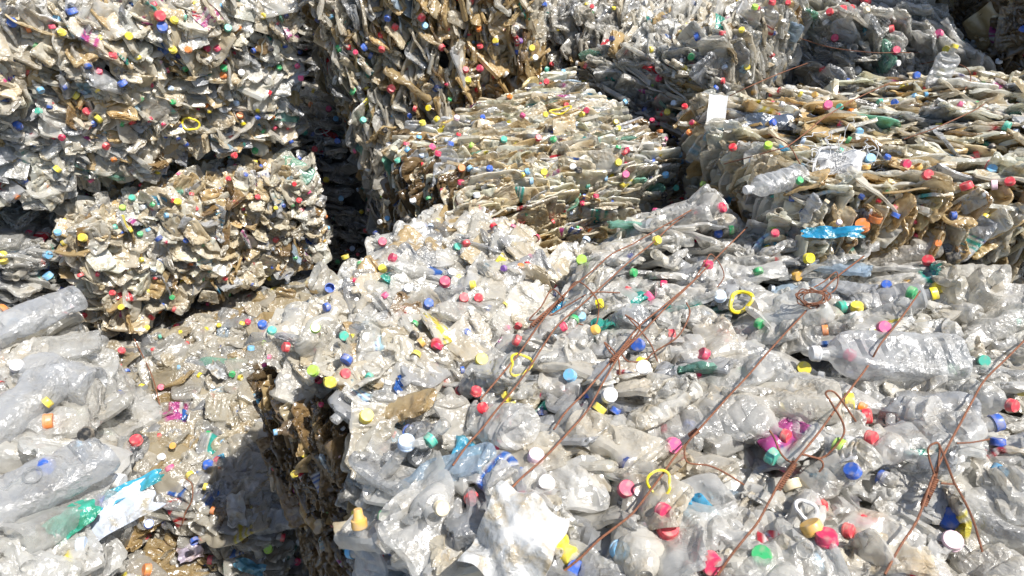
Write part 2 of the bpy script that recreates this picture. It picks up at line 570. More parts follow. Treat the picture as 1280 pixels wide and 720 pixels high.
G_L = 'bales of crushed plastic bottles'
V3 = (0, 0, 1)
BALES = [
    Bale('A', [(-.25, .77), (.80, -.05), (1.40, 1.14), (.43, 1.88)], .30, [1.56, 1.58, 1.60, 1.56],
         'nearest bale of large clear crushed bottles, crossed by long rusty wires on its bright top',
         c=(-.22, .28, 1), p=(.86, -.45, 0), sig=.42, csig=.20, dens=410, dirty=.10, caps=62, hi=True, size=.88, depth=.06, rough=.022, capsc=.86, wad=.15, milky=.07,
         side={'side3': dict(dens=300, c=(-.6, .2, .7)), 'side0': dict(dens=160)}, scrap=.06),
    Bale('B', [(-.645, 1.28), (-.30, .96), (.20, 1.60), (-.22, 2.10)], .34, [1.47, 1.49, 1.50, 1.52],
         'pale bale with one dark shaded end face, left of the wired nearest bale',
         c=(.38, -.25, .9), p=(.40, .88, .1), sig=.35, csig=.24, dens=760, dirty=.36, tan=.03, milky=-.04, edge=.085, tone=.96, hi=True, caps=125, size=.70, wad=.2, flat=.6, bottom=[(-.62, 1.31), (-.26, .99), (.20, 1.60), (-.24, 2.10)],
         side={'side0': dict(c=(.74, -.67, .4), p=(.3, -.25, -1), dens=700, tan=.8, rec=.012, brown=.8, sig=.16, size=.75), 'side3': dict(dens=300)}),  # end face bottles tinted brown and tan to deepen its shade
    Bale('C', [(-.45, 2.36), (-.11, 1.85), (.57, 2.22), (.24, 3.05)], 1.17, [1.53, 1.53, 1.55, 1.62],
         'beige flat-topped bale streaked with edge-on layers, upper middle',
         c=(-.22, .97, .32), p=(1, .18, 0), sig=.20, csig=.2, dens=1300, dirty=.75, tan=.07, caps=105, size=.70, flat=.6, wad=.15, milky=.24, tone=1.14, capsc=.72,
         side={'side0': dict(c=(-.5, .6, 0), p=(.1, .1, -1), sig=.3, brown=.45), 'side1': dict(c=(-.3, .8, .5), p=(.9, .4, 0))}),
    Bale('D', [(.69, 1.50), (1.95, 1.32), (2.05, 2.28), (.64, 2.42)], .90, [1.70, 1.86, 1.86, 1.70],
         'brown-stained bale with shingled layers and a frayed rag on its near edge',
         c=(.18, .45, .95), p=(.95, -.30, 0), sig=.30, csig=.24, dens=800, dirty=.62, tan=.13, milky=.12, tone=1.12, capsc=.72, caps=55, size=.76, depth=.07, rough=.03, flat=.75, wad=.25,
         side={'side0': dict(c=(.93, .2, -.38), p=(.35, 0, .95), sig=.3, dens=950, size=.68, tan=.34), 'side3': dict(dens=450, c=(.2, .8, .4), p=(0, .2, 1))}),
    Bale('LL', [(-1.56, 2.14), (-.86, 2.76), (-1.5, 3.5), (-2.2, 2.85)], .80, [1.28, 1.28, 1.3, 1.3],
         'lower bale of the stack at upper left, its tan face dotted with bottle caps',
         c=(.80, -.55, .45), p=(-.2, 0, 1), sig=.9, csig=.48, dens=760, dirty=.68, tan=.14, milky=.06, tone=1.08, caps=290, size=.66, depth=.045, wad=.55, under=True, flat=.8, capsc=.68),
    Bale('LU', [(-2.10, 1.82), (-.86, 2.78), (-1.5, 3.55), (-2.7, 2.6)], 1.36, [2.0, 1.98, 2.0, 2.05],
         'upper bale of the stack at upper left, its face reaching the top left corner',
         c=(.78, -.50, .5), p=(-.35, -.2, 1), sig=.8, csig=.45, dens=760, dirty=.58, milky=.08, tan=.10, caps=240, tone=1.05, size=.74, depth=.05, rough=.028, wad=.5, bottom=[(-2.14, 1.90), (-.92, 2.86), (-1.5, 3.55), (-2.7, 2.6)], under=True, flat=.8, capsc=.82),
    Bale('E', [(-.75, 2.78), (.10, 3.0), (-.1, 3.9), (-1.0, 3.6)], .90, 2.10,
         'tall bale behind the beige flat-topped bale, yellow-stained towards its right side',
         c=(.85, -.35, .1), p=(.1, 0, 1), sig=.5, csig=.4, dens=640, dirty=.62, caps=85, bottom=[(-.50, 2.71), (.14, 2.98), (-.1, 3.9), (-.9, 3.6)], size=.85, depth=.06, rough=.03, wad=.5, flat=.75, capsc=.82,
         tanfn=lambda P: .16 + .75 * float(np.clip((P[0] + .35) / .35, 0, 1))),
    Bale('F', [(.31, 3.0), (.78, 2.62), (1.24, 3.08), (.75, 3.6)], .85, [1.68, 1.82, 1.95, 1.85],
         'grey bale standing behind the white card, its left end in deep shade',
         c=(.55, -.55, .60), p=(.7, .6, .3), sig=.35, csig=.25, dens=520, dirty=.25, tan=.03, caps=75, size=.85, wad=.5, flat=.8, capsc=.8,
         side={'side1': dict(c=(.6, .7, .1), p=(0, 0, 1)), 'side0': dict(c=(.3, .3, .6), p=(.6, -.4, 0))}),
    Bale('N', [(-.10, 1.62), (.42, 1.78), (.42, 2.3), (-.3, 2.15)], .80, [1.20, 1.24, 1.24, 1.22],
         'half hidden brown bale in the dark slot below the beige flat-topped bale',
         c=(.3, .3, 1), p=(1, .4, 0), sig=.5, dens=420, dirty=.7, tan=.25, caps=70, size=.8),
    Bale('G1', [(-1.80, 1.72), (-.80, 1.30), (-.30, 2.45), (-1.5, 2.95)], .10, .76,
         'low bale under the upper left stack, with three thin rusty wires on top',
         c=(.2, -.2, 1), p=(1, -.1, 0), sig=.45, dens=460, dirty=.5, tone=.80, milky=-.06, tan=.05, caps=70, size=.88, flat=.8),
    Bale('G2', [(-1.45, .50), (-.2, .30), (.0, 1.38), (-1.5, 1.66)], .0, [.72, .20, .28, .74],
         'low bale at lower left with orange-stained bottles, part in the shade of the nearest bale',
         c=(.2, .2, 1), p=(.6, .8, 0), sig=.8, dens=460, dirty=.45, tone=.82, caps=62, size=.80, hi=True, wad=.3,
         tanfn=lambda P: 1.7 * math.exp(-((P[0] + .98) ** 2 + (P[1] - 1.45) ** 2) / .06) + .04),
    Bale('O', [(-1.65, .35), (-.78, .62), (-.98, 1.26), (-1.75, 1.62)], .80, [1.40, 1.34, 1.44, 1.48],
         'grey bale of barely crushed large bottles at the left edge, close to the camera',
         c=(.3, .2, 1), p=(.8, .6, 0), sig=.7, dens=300, dirty=.12, caps=22, size=1.05, hi=True, depth=.05, rough=.03, bottom=[(-1.7, .4), (-1.02, .62), (-1.25, 1.26), (-1.85, 1.6)]),
    Bale('K', [(-2.6, 1.68), (-1.74, 2.14), (-2.05, 2.85), (-3.0, 2.4)], .1, 1.22,
         'shaded bluish bale squeezed behind the left edge, beside the lower stacked bale',
         c=(.3, .3, 1), p=(1, .4, 0), sig=.8, dens=360, dirty=.1, caps=60, size=.9),
    Bale('M', [(-1.0, 3.1), (-.35, 3.0), (-.3, 3.9), (-1.1, 3.9)], .0, 1.30,
         'blue-grey bale deep in the dark gap between the left stack and the yellow-stained bale',
         c=(.3, .3, 1), p=(1, .4, 0), sig=.8, dens=330, dirty=.05, caps=40, size=.9),
    Bale('H', [(.16, 3.45), (.62, 3.4), (.7, 4.2), (.15, 4.3)], .0, [1.80, 1.75, 1.8, 1.8],
         'distant whitish bale in the gap between the yellow-stained bale and the grey bale',
         c=(.5, -.5, .2), p=(0, 0, 1), sig=.6, dens=480, dirty=.3, tan=.04, caps=90, size=.8, wad=.6, capsc=.8),
    Bale('I', [(1.30, 2.85), (1.82, 2.80), (1.9, 3.5), (1.3, 3.6)], .90, [1.86, 1.80, 1.9, 1.9],
         'dim bale of crumpled clear film and bottles at the top edge, behind the brown-stained bale',
         c=(.5, .3, .5), p=(.6, .3, .5), sig=.9, dens=380, dirty=.15, caps=30, size=1.0, depth=.09, rough=.05),
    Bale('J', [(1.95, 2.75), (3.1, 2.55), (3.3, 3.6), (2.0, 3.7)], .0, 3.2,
         'bale filling the top right corner, tinted dark brown to deepen its shade',
         c=(.7, .3, .2), p=(0, 0, 1), sig=.6, dens=300, dirty=.6, tan=.8, brown=.75, caps=45, size=.95),  # brown tint stands in for the deep shade on this bale
    Bale('S', [(2.62, 1.98), (3.6, 1.95), (3.7, 2.50), (2.62, 2.54)], .0, 3.8,
         'added tall bale, unseen outside the right edge, to shade the top right corner',
         dens=60, caps=10, seen=False),  # added out of view to keep the sun off the top right corner
    Bale('Q', [(.1, .35), (1.9, -.3), (2.2, 2.4), (.5, 2.4)], .0, .84,
         'bottom bale hidden beneath the nearest and the brown-stained bales', dens=20, caps=0, seen=False),
    Bale('R', [(-2.6, 4.1), (2.9, 4.1), (2.9, 5.1), (-2.6, 5.1)], .0, 3.0,
         'far row bale behind all the others, seen only through gaps', dens=120, caps=40, dirty=.3, seen=False),
]
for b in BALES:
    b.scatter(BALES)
print('items', sum(len(b.items) for b in BALES), 'caps', sum(len(b.capitems) for b in BALES), round(time.time() - T0, 1))
BY = {b.key: b for b in BALES}

# a few barely crushed big bottles on the near left bale
for (x, y, z, dx, dy, k, sc) in [(20, 620, 1.43, .62, .60, 0, 1.25), (10, 520, 1.47, .3, .9, 1, 1.35), (70, 470, 1.45, .7, -.3, 2, 1.1),
                                 (95, 655, 1.30, .8, .35, 3, 1.0), (30, 400, 1.50, .5, .6, 4, 1.1)]:
    P = at(x, y, z)
    BY['O'].items.append(dict(P=P, B=basis((0, 0, 1), (dx, dy, .05)), proto=k, sc=sc, tint=np.array([.74, .75, .76, .36]), kind='bottle',
                              label=None, cap=k != 1, capc=CAPC[['orange', 'white', 'white', 'teal', 'white'][k]], flip=False, seed=.9,
                              shape=MPROTO, necks=MNECK, always=True))

# ------------------------------------------------------------------ what shows: a coarse depth map over all bottle points
ZW, ZH = 427, 240
zbuf = np.full((ZH, ZW), 99.0)


def zpix(V):
    X, Y, f = project(V)
    xi = (X / 3).astype(int); yi = (Y / 3).astype(int)
    ok = (f > .35) & (xi >= 0) & (xi < ZW) & (yi >= 0) & (yi < ZH)
    return xi, yi, f, ok


for b in BALES:
    for it in b.items:
        V, F, T = item_geom(it, b.hi)
        it['Vt'] = V
        xi, yi, f, ok = zpix(V)
        np.minimum.at(zbuf, (yi[ok], xi[ok]), f[ok])
for b in BALES:
    for it in b.items:
        xi, yi, f, ok = zpix(it['Vt'])
        vis = f[ok] < zbuf[yi[ok], xi[ok]] + .012
        it['score'] = vis.sum() / (f.mean() ** 2) if ok.any() else 0
        del it['Vt']
print('zbuf', round(time.time() - T0, 1))


def depth_at(x, y, w=2):
    xi, yi = int(np.clip(x / 3, w, ZW - 1 - w)), int(np.clip(y / 3, w, ZH - 1 - w))
    return float(np.percentile(zbuf[yi - w:yi + w + 1, xi - w:xi + w + 1], 22))


def on_surface(x, y, lift=0.0, w=2):
    """point on the pile that lies under this picture position, raised by lift"""
    d = ray(x, y)
    P = CAM + d * depth_at(x, y, w)
    return P - unit(d) * lift


def owner(P):
    best, bd = None, 1e9
    for b in BALES:
        lo = np.append(b.q.min(0), b.z0); hi = np.append(b.q.max(0), b.zt.max())
        if b.inside(P, -.06):
            dd = -min(0, 0)
            bd, best = dd, b
            return b
        dd = np.linalg.norm(np.maximum(0, np.maximum(lo - P, P - hi)))
        if dd < bd:
            bd, best = dd, b
    return best


# caps that can be made out one by one in the photograph
SEEN_CAPS = [
    (508, 553, 'pale', 1.15, 1), (537, 551, 'teal', 1, 0), (590, 622, 'red', .9, 0), (645, 425, 'red', .9, 0), (602, 449, 'yellow', 1.05, 1), (688, 422, 'black', 1.1, 0),
    (727, 325, 'lime', 1.1, 1), (712, 469, 'lblue', 1, 1), (797, 431, 'blue', 1.1, 1), (804, 459, 'white', 1.1, 1), (762, 494, 'white', 1.15, 1),
    (750, 510, 'yellow', 1.0, 0), (770, 512, 'blue', .8, 0), (879, 443, 'crimson', 1.1, 0), (842, 557, 'pink', 1.1, 1), (1005, 460, 'yellow', 1.05, 1),
    (783, 611, 'crimson', 1.1, 1), (835, 661, 'red', 1.25, 1), (830, 640, 'crimson', 1.0, 0), (888, 704, 'crimson', 1.25, 0), (952, 695, 'green', 1.15, 1),
    (1186, 648, 'blue', 1.3, 1), (1190, 676, 'rose', 1.15, 1), (1015, 660, 'gold', 1.25, 0), (1033, 672, 'crimson', 1.2, 0), (1062, 664, 'red', .9, 0),
    (989, 606, 'cream', 1.2, 0), (1090, 548, 'red', 1.0, 0), (966, 571, 'teal', 1.1, 0), (1065, 588, 'blue', 1.0, 0), (775, 688, 'lblue', 1.1, 1),
    (670, 570, 'rose', 1.1, 1), (683, 603, 'white', 1.0, 1), (720, 712, 'blue', 1.1, 1), (712, 695, 'yellow', 1.2, 0), (1094, 450, 'black', 1.15, 1),
    (1105, 409, 'pink', 1.0, 0), (1071, 383, 'yellow', 1.05, 1), (1172, 360, 'yellow', 1.1, 0), (1140, 366, 'green', 1.05, 0), (950, 405, 'green', .9, 0),
    (1108, 356, 'blue', .9, 1), (900, 370, 'pale', 1.1, 1), (948, 340, 'green', .9, 0), (822, 300, 'yellow', .9, 0), (898, 291, 'blue', .9, 1),
    (782, 218, 'pink', 1.2, 1), (778, 232, 'yellow', 1, 0), (830, 243, 'black', 1.0, 0), (845, 235, 'teal', 1, 0), (745, 244, 'crimson', .9, 0), (832, 218, 'lblue', 1.1, 0),
    (885, 330, 'crimson', 1, 0), (780, 190, 'red', 1, 0), (727, 395, 'lblue', .8, 1), (1230, 451, 'teal', .9, 1), (1060, 467, 'blue', .7, 0),
    (565, 340, 'white', 1, 1), (478, 302, 'crimson', 1.1, 1), (422, 327, 'green', 1.1, 1), (432, 322, 'yellow', .9, 0), (452, 265, 'yellow', .9, 0),
    (516, 250, 'white', 1, 1), (484, 273, 'lblue', 1, 1), (510, 275, 'black', 1, 0), (447, 318, 'red', .9, 0), (490, 322, 'crimson', 1.1, 0),
    (478, 335, 'yellow', 1, 1), (556, 352, 'crimson', 1.1, 1), (536, 379, 'blue', 1.1, 1), (580, 372, 'red', 1.1, 1), (598, 372, 'red', 1.0, 1),
    (592, 356, 'yellow', 1, 0), (510, 360, 'white', 1, 1), (545, 430, 'red', 1.1, 0), (433, 450, 'blue', 1.2, 0), (391, 463, 'lime', 1.1, 1),
    (458, 520, 'yellow', 1.3, 1), (413, 478, 'yellow', 1.1, 1), (432, 467, 'red', 1.0, 0), (430, 420, 'teal', 1, 1), (517, 420, 'black', 1, 0),
    (528, 427, 'gold', 1, 0), (548, 431, 'crimson', 1.1, 0), (394, 410, 'lime', 1.1, 1), (337, 348, 'yellow', 1, 1), (340, 413, 'teal', 1, 1),
    (412, 360, 'blue', 1.1, 0), (345, 300, 'red', 1.3, 0), (572, 308, 'teal', 1, 1), (583, 305, 'red', 1, 0), (480, 368, 'pink', .8, 0), (310, 402, 'crimson', 1.1, 0),
    (1078, 282, 'orange', 1.6, 1), (1094, 274, 'orange', 1.4, 0), (1160, 325, 'red', 1.2, 1), (1188, 323, 'black', 1.2, 0), (1035, 131, 'pink', 1.2, 1),
    (1049, 133, 'teal', .9, 1), (1118, 128, 'blue', 1, 1), (1146, 94, 'blue', 1.1, 0), (1176, 90, 'yellow', 1.2, 1), (1183, 62, 'yellow', 1.4, 1), (942, 115, 'gold', 1, 1),
    (904, 101, 'red', 1, 0), (1259, 158, 'teal', 1.2, 0), (1240, 211, 'lblue', 1.1, 1), (1133, 205, 'crimson', 1.1, 0), (1147, 210, 'gold', 1.1, 0), (1160, 218, 'red', 1.1, 0),
    (1208, 232, 'red', 1.3, 0), (1088, 198, 'lblue', 1.2, 1), (1083, 208, 'gold', 1, 0), (1262, 226, 'red', 1, 1), (934, 84, 'yellow', 1, 1), (834, 140, 'yellow', 1.1, 1),
    (862, 165, 'orange', 1, 0), (825, 165, 'orange', 1, 0), (815, 150, 'crimson', 1, 1), (1000, 225, 'green', .9, 1), (1018, 118, 'gold', .9, 1),
    (871, 45, 'blue', 1.5, 0), (1190, 270, 'blue', 1, 0), (1120, 268, 'blue', 1, 0), (1110, 195, 'blue', .8, 0), (1240, 185, 'black', 1, 0),
    (673, 172, 'red', 1.1, 1), (680, 215, 'yellow', 1.1, 1), (723, 212, 'black', 1.2, 0), (716, 208, 'white', 1, 1), (773, 203, 'yellow', 1.1, 1),
    (783, 188, 'crimson', 1.1, 0), (773, 183, 'green', .9, 0), (577, 210, 'orange', 1.1, 1), (587, 211, 'lblue', 1, 0), (612, 210, 'blue', 1, 0),
    (630, 174, 'teal', 1.1, 1), (541, 183, 'pink', 1.1, 0), (683, 102, 'red', 1.1, 1), (682, 143, 'yellow', 1, 1), (733, 138, 'crimson', 1.1, 0), (727, 143, 'yellow', 1, 0),
    (773, 160, 'yellow', .9, 1), (770, 152, 'yellow', .9, 1), (652, 219, 'yellow', .8, 0), (588, 181, 'lime', 1, 0), (653, 145, 'pink', 1, 0),
    (15, 28, 'blue', 1.3, 1), (90, 14, 'blue', 1.4, 0), (200, 20, 'red', 1.5, 1), (203, 34, 'blue', 1.5, 1), (218, 25, 'yellow', 1.1, 1), (161, 45, 'yellow', 1.1, 1),
    (77, 40, 'yellow', 1, 0), (285, 35, 'teal', 1.1, 1), (271, 60, 'crimson', 1.1, 1), (141, 69, 'red', 1.1, 1), (153, 104, 'blue', 1.3, 0), (123, 89, 'crimson', 1.1, 1),
    (94, 119, 'yellow', 1.1, 0), (280, 85, 'green', 1.1, 1), (279, 94, 'orange', 1.1, 1), (302, 91, 'white', 1.1, 1), (349, 84, 'green', .9, 1), (376, 97, 'pink', 1, 1),
    (22, 157, 'blue', 1.2, 1), (109, 139, 'red', 1.1, 0), (123, 149, 'yellow', 1.2, 0), (133, 183, 'red', 1.1, 0), (319, 188, 'green', 1.1, 1), (293, 194, 'red', 1.1, 0),
    (300, 144, 'orange', 1.1, 1), (216, 62, 'yellow', 1.1, 1), (235, 62, 'orange', 1.0, 0), (72, 211, 'yellow', 1.1, 0),
    (103, 297, 'yellow', 1.5, 1), (72, 290, 'lblue', 1.2, 1), (198, 298, 'blue', 1.5, 0), (165, 247, 'teal', 1.2, 1), (153, 259, 'lime', 1.1, 1), (222, 252, 'yellow', 1.3, 1),
    (190, 255, 'green', 1.1, 0), (233, 300, 'blue', 1.1, 1), (175, 292, 'green', 1.1, 1), (164, 287, 'yellow', 1.1, 0), (322, 246, 'red', 1.1, 1), (374, 250, 'red', 1.2, 0),
    (281, 348, 'red', 1, 1), (151, 384, 'yellow', 1.1, 1), (189, 397, 'red', 1.3, 0), (184, 409, 'yellow', 1, 1), (218, 387, 'red', 1.1, 0), (140, 366, 'red', 1.1, 0),
    (100, 343, 'red', 1.1, 0), (60, 345, 'lblue', 1.6, 0), (5, 327, 'yellow', 1.2, 0), (215, 372, 'green', 1, 0), (176, 325, 'yellow', 1, 0), (286, 223, 'red', 1, 0),
    (152, 438, 'red', 1.2, 0), (201, 484, 'crimson', 1.1, 1), (176, 633, 'blue', 1.3, 1), (186, 655, 'blue', 1.3, 1), (170, 550, 'red', 1.2, 0), (260, 581, 'blue', 1.5, 0),
    (202, 571, 'white', 1.1, 1), (300, 472, 'yellow', 1.1, 0), (290, 468, 'green', 1.1, 0), (243, 676, 'blue', 1.2, 0), (335, 686, 'lime', 1.2, 1), (184, 712, 'orange', 1.6, 0),
    (60, 527, 'orange', 1.5, 0), (21, 457, 'white', 1.3, 1), (107, 543, 'black', 1.3, 0), (60, 502, 'yellow', 1.1, 0), (400, 475, 'crimson', .9, 0), (199, 421, 'teal', 1, 0),
    (455, 59, 'blue', 1.3, 0), (477, 62, 'red', 1.1, 0), (527, 22, 'red', 1.3, 0), (531, 32, 'lblue', 1.1, 0), (494, 34, 'red', 1.2, 0), (489, 111, 'red', 1.4, 0),
    (441, 114, 'green', 1.3, 0), (411, 136, 'pink', 1.2, 1), (619, 51, 'yellow', 1, 1), (582, 87, 'red', 1.1, 0), (585, 100, 'yellow', 1.1, 1), (519, 136, 'red', 1.2, 0),
    (512, 145, 'blue', 1, 0), (454, 150, 'teal', 1.1, 1), (420, 148, 'lblue', 1.1, 0), (669, 72, 'white', 1.1, 1), (690, 80, 'red', 1, 1), (684, 87, 'teal', .9, 0),
    (665, 60, 'yellow', 1.1, 1), (740, 8, 'red', .9, 1), (985, 3, 'red', .9, 1), (600, 57, 'red', 1.1, 0),
]
for x, y, cn, sc, face in SEEN_CAPS:
    P = on_surface(x, y, .004, 1)
    b = owner(P)
    tow = unit(CAM - P)
    g = rng
    axis = unit((tow + np.array([0, 0, .5])) * (1.2 if face else .25) + g.normal(0, .38 if face else .8, 3))
    if np.dot(axis, tow) < .1:
        axis = unit(axis + tow * .6)
    b.capitems.append((P - axis * .007, axis, np.array(CAPC[cn]), sc * min(1, b.capsc + .04), True))


# ------------------------------------------------------------------ build
def matrix(P, B, s=1.0):
    M = Matrix.Identity(4)
    for i in range(3):
        for j in range(3):
            M[i][j] = float(B[i, j]) * s
        M[i][3] = float(P[i])
    return M


def empty(name, loc, **props):
    o = bpy.data.objects.new(name, None)
    o.empty_display_size = .1
    COL.objects.link(o)
    o.location = [float(v) for v in loc]
    for k, v in props.items():
        o[k] = v
    return o


cap_cache = {}


def cap_mesh(col, hi, sport=False):
    col = np.array(col) * .9 + np.mean(col) * .08 + .01
    k = (tuple(np.round(col, 2)), hi, sport)
    if k not in cap_cache:
        V, F = CAP_SPORT if sport else (CAP_HI if hi else CAP_LO)
        cap_cache[k] = make_mesh('bottle_cap', V, F, np.array([*k[0], 1.0]), M_CAP, sharp=50)
    return cap_cache[k]


def core_mesh(b):
    """lumpy inner block, a few centimetres inside the shell of bottles"""
    n = 14
    zt = b.zt.mean()
    ins = .085

    def outline(q):
        cen = q.mean(0)
        out = []
        for i in range(4):
            for t in np.linspace(0, 1, n, endpoint=False):
                p = q[i] * (1 - t) + q[(i + 1) % 4] * t
                out.append(p + unit(cen - p) * ins * 1.4)
        return np.array(out), cen
    top, cen = outline(b.q)
    bot, _ = outline(b.qb)
    m = len(top)
    zl = b.z0 + (.05 if b.under else 0)
    V = []
    for t in np.linspace(0, 1, 10):
        V.append(np.c_[bot * (1 - t) + top * t, np.full(m, zl + (min(b.zt.mean(), b.zt.min() + .1) - ins - zl) * t)])
    ring = top
    zt = min(b.zt.mean(), b.zt.min() + .1)
    for s_ in (.8, .6, .4, .2, .01):
        V.append(np.c_[cen + (ring - cen) * s_, np.full(m, zt - ins)])
    V = np.concatenate(V)
    nz = np.stack([patch(V * 5 + k) for k in (0, 11, 23)], 1) * .012
    V = V + nz
    return V, grid_faces(15, m)


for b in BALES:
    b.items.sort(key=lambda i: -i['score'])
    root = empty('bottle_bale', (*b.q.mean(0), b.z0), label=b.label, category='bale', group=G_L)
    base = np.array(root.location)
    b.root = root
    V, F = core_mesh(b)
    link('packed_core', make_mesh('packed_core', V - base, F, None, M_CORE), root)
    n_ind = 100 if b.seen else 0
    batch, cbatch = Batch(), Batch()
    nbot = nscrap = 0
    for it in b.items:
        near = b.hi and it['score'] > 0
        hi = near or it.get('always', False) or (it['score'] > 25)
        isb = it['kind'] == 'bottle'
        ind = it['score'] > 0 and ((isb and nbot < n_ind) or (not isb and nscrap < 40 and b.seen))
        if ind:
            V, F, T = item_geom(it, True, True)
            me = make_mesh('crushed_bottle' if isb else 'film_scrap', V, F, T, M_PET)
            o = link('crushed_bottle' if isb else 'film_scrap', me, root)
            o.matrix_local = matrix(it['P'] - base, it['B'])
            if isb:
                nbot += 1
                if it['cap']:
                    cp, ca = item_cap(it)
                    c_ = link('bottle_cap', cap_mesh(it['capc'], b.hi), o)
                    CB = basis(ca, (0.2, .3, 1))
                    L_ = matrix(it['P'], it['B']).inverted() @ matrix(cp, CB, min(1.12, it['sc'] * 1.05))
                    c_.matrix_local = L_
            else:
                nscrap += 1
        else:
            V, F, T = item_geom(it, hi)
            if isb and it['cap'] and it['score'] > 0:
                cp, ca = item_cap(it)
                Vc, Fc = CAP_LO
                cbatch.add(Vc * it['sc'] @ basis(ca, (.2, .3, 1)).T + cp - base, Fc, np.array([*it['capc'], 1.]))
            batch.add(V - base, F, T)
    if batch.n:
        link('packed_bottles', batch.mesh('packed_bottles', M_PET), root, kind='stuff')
    # loose caps
    scored = []
    for P, axis, col, sc, seen in b.capitems:
        xi, yi, f, ok = zpix(P[None])
        vis = bool(ok[0]) and f[0] < zbuf[yi[0], xi[0]] + .02
        scored.append((seen, vis, -float(f[0]), P, axis, col, sc))
    scored.sort(key=lambda t: (-int(t[0]), -int(t[1]), -float(t[2])))
    for k, (seen, vis, f, P, axis, col, sc) in enumerate(scored):
        B = basis(axis, (.3, .7, .2))
        if b.seen and k < 100 and vis or (seen and k < 100):
            o = link('bottle_cap', cap_mesh(col, b.hi or -f < 2.0), root)
            o.matrix_local = matrix(P - base, B, sc)
        else:
            V, F = CAP_LO
            cbatch.add(V * sc @ B.T + P - base, F, np.array([*col, 1.]))
    if cbatch.n:
        link('packed_caps', cbatch.mesh('packed_caps', M_CAP, sharp=50), root, kind='stuff')
print('bales', round(time.time() - T0, 1))


# ------------------------------------------------------------------ tubes: wires, hoops, cords
def tube(path, r, seg=7, closed=False):
    path = np.array(path, float)
    n = len(path)
    tan = np.roll(path, -1, 0) - np.roll(path, 1, 0)
    if not closed:
        tan[0] = path[1] - path[0]; tan[-1] = path[-1] - path[-2]
    tan = unit(tan)
    nrm = np.cross(tan[0], [.31, .2, .93]); nrm = unit(nrm)
    V = []
    th = np.arange(seg) * 2 * math.pi / seg
    for i in range(n):
        nrm = unit(nrm - tan[i] * np.dot(nrm, tan[i]))
        bi = np.cross(tan[i], nrm)
        V.append(path[i] + r * (np.outer(np.cos(th), nrm) + np.outer(np.sin(th), bi)))
    F = grid_faces(n, seg)
    if closed:
        a = np.arange(seg); a2 = (a + 1) % seg
        F = np.r_[F, np.stack([(n - 1) * seg + a, a, a2, (n - 1) * seg + a2], -1)]
    return np.concatenate(V), F


def smooth_path(pts, n=8):
    pts = np.array(pts, float)
    P = np.vstack([2 * pts[0] - pts[1], pts, 2 * pts[-1] - pts[-2]])
    out = []
    for i in range(1, len(P) - 2):
        for t in np.linspace(0, 1, n, endpoint=False):
            a, b, c, d = P[i - 1:i + 3]
            out.append(.5 * (2 * b + (c - a) * t + (2 * a - 5 * b + 4 * c - d) * t * t + (3 * b - a - 3 * c + d) * t ** 3))
    out.append(pts[-1])
    return np.array(out)


def wire(b, pts, lift=.015, r=.0018, zfix=None, jit=.0012, name='baling_wire'):
    W = []
    for i in range(len(pts) - 1):
        (x0, y0), (x1, y1) = pts[i], pts[i + 1]
        m = max(1, int(math.hypot(x1 - x0, y1 - y0) / 28))
        for k in range(m):
            t = k / m
            W.append(on_surface(x0 + (x1 - x0) * t, y0 + (y1 - y0) * t, lift, 2))
    W.append(on_surface(*pts[-1], lift, 2))
    W = np.array(W)
    top = b.zt.mean()
    for i in range(len(W)):            # keep to the top of this bale
        if not top - .12 < W[i, 2] < top + .09:
            d = W[i] - CAM
            W[i] = CAM + d * ((top + .02 - CH) / d[2])
    # taut: relax heights so that the wire bridges the hollows
    z = W[:, 2].copy()
    for _ in range(12):
        zz = z.copy(); zz[1:-1] = np.maximum(z[1:-1], (z[:-2] + z[2:]) / 2); z = zz
    z = np.minimum(z, W[:, 2] + .03)
    W2 = W.copy()
    for i in range(len(W)):            # slide along the sight line, so height changes do not bend the wire sideways
        d = W[i] - CAM
        W2[i] = CAM + d * ((z[i] - CH) / d[2]) if abs(d[2]) > .1 else W[i]
    W2[1:-1] += rng.normal(0, jit, W2[1:-1].shape)
    path = smooth_path(W2, 6)
    base = np.array(b.root.location)
    V, F = tube(path - base, r)
    return link(name, make_mesh(name, V, F, None, M_RUST), b.root), path


def twist(parent, b, p0, p1, r=.0019, turns=7, rad=.0036):
    base = np.array(b.root.location)
    t = np.linspace(0, 1, turns * 9)
    ax = unit(p1 - p0); B = basis(ax, (0, 0, 1))
    VV, FF, n = [], [], 0
    for ph in (0, math.pi):
        a = t * turns * 6.283 + ph
        path = p0 + np.outer(t, p1 - p0) + rad * (np.outer(np.cos(a), B[:, 0]) + np.outer(np.sin(a), B[:, 1]))
        V, F = tube(path - base, r, 6)
        VV.append(V); FF.append(F + n); n += len(V)
    link('wire_twist', make_mesh('wire_twist', np.concatenate(VV), np.concatenate(FF), None, M_RUST), parent)


def tail(parent, b, pts, r=.0017, up=.02):
    """a loose wire end: picture positions with a height over the pile"""
    base = np.array(b.root.location)
    W = [on_surface(x, y, h, 3) for x, y, h in pts]
    d0 = np.median([np.dot(w - CAM, FW) for w in W])
    W = [CAM + (w - CAM) * (1 - .8 * (1 - d0 / np.dot(w - CAM, FW))) for w in W] if len(W) > 2 else W
    path = smooth_path(W, 7)
    V, F = tube(path - base, r, 6)
    link('wire_tail', make_mesh('wire_tail', V, F, None, M_RUST), parent)


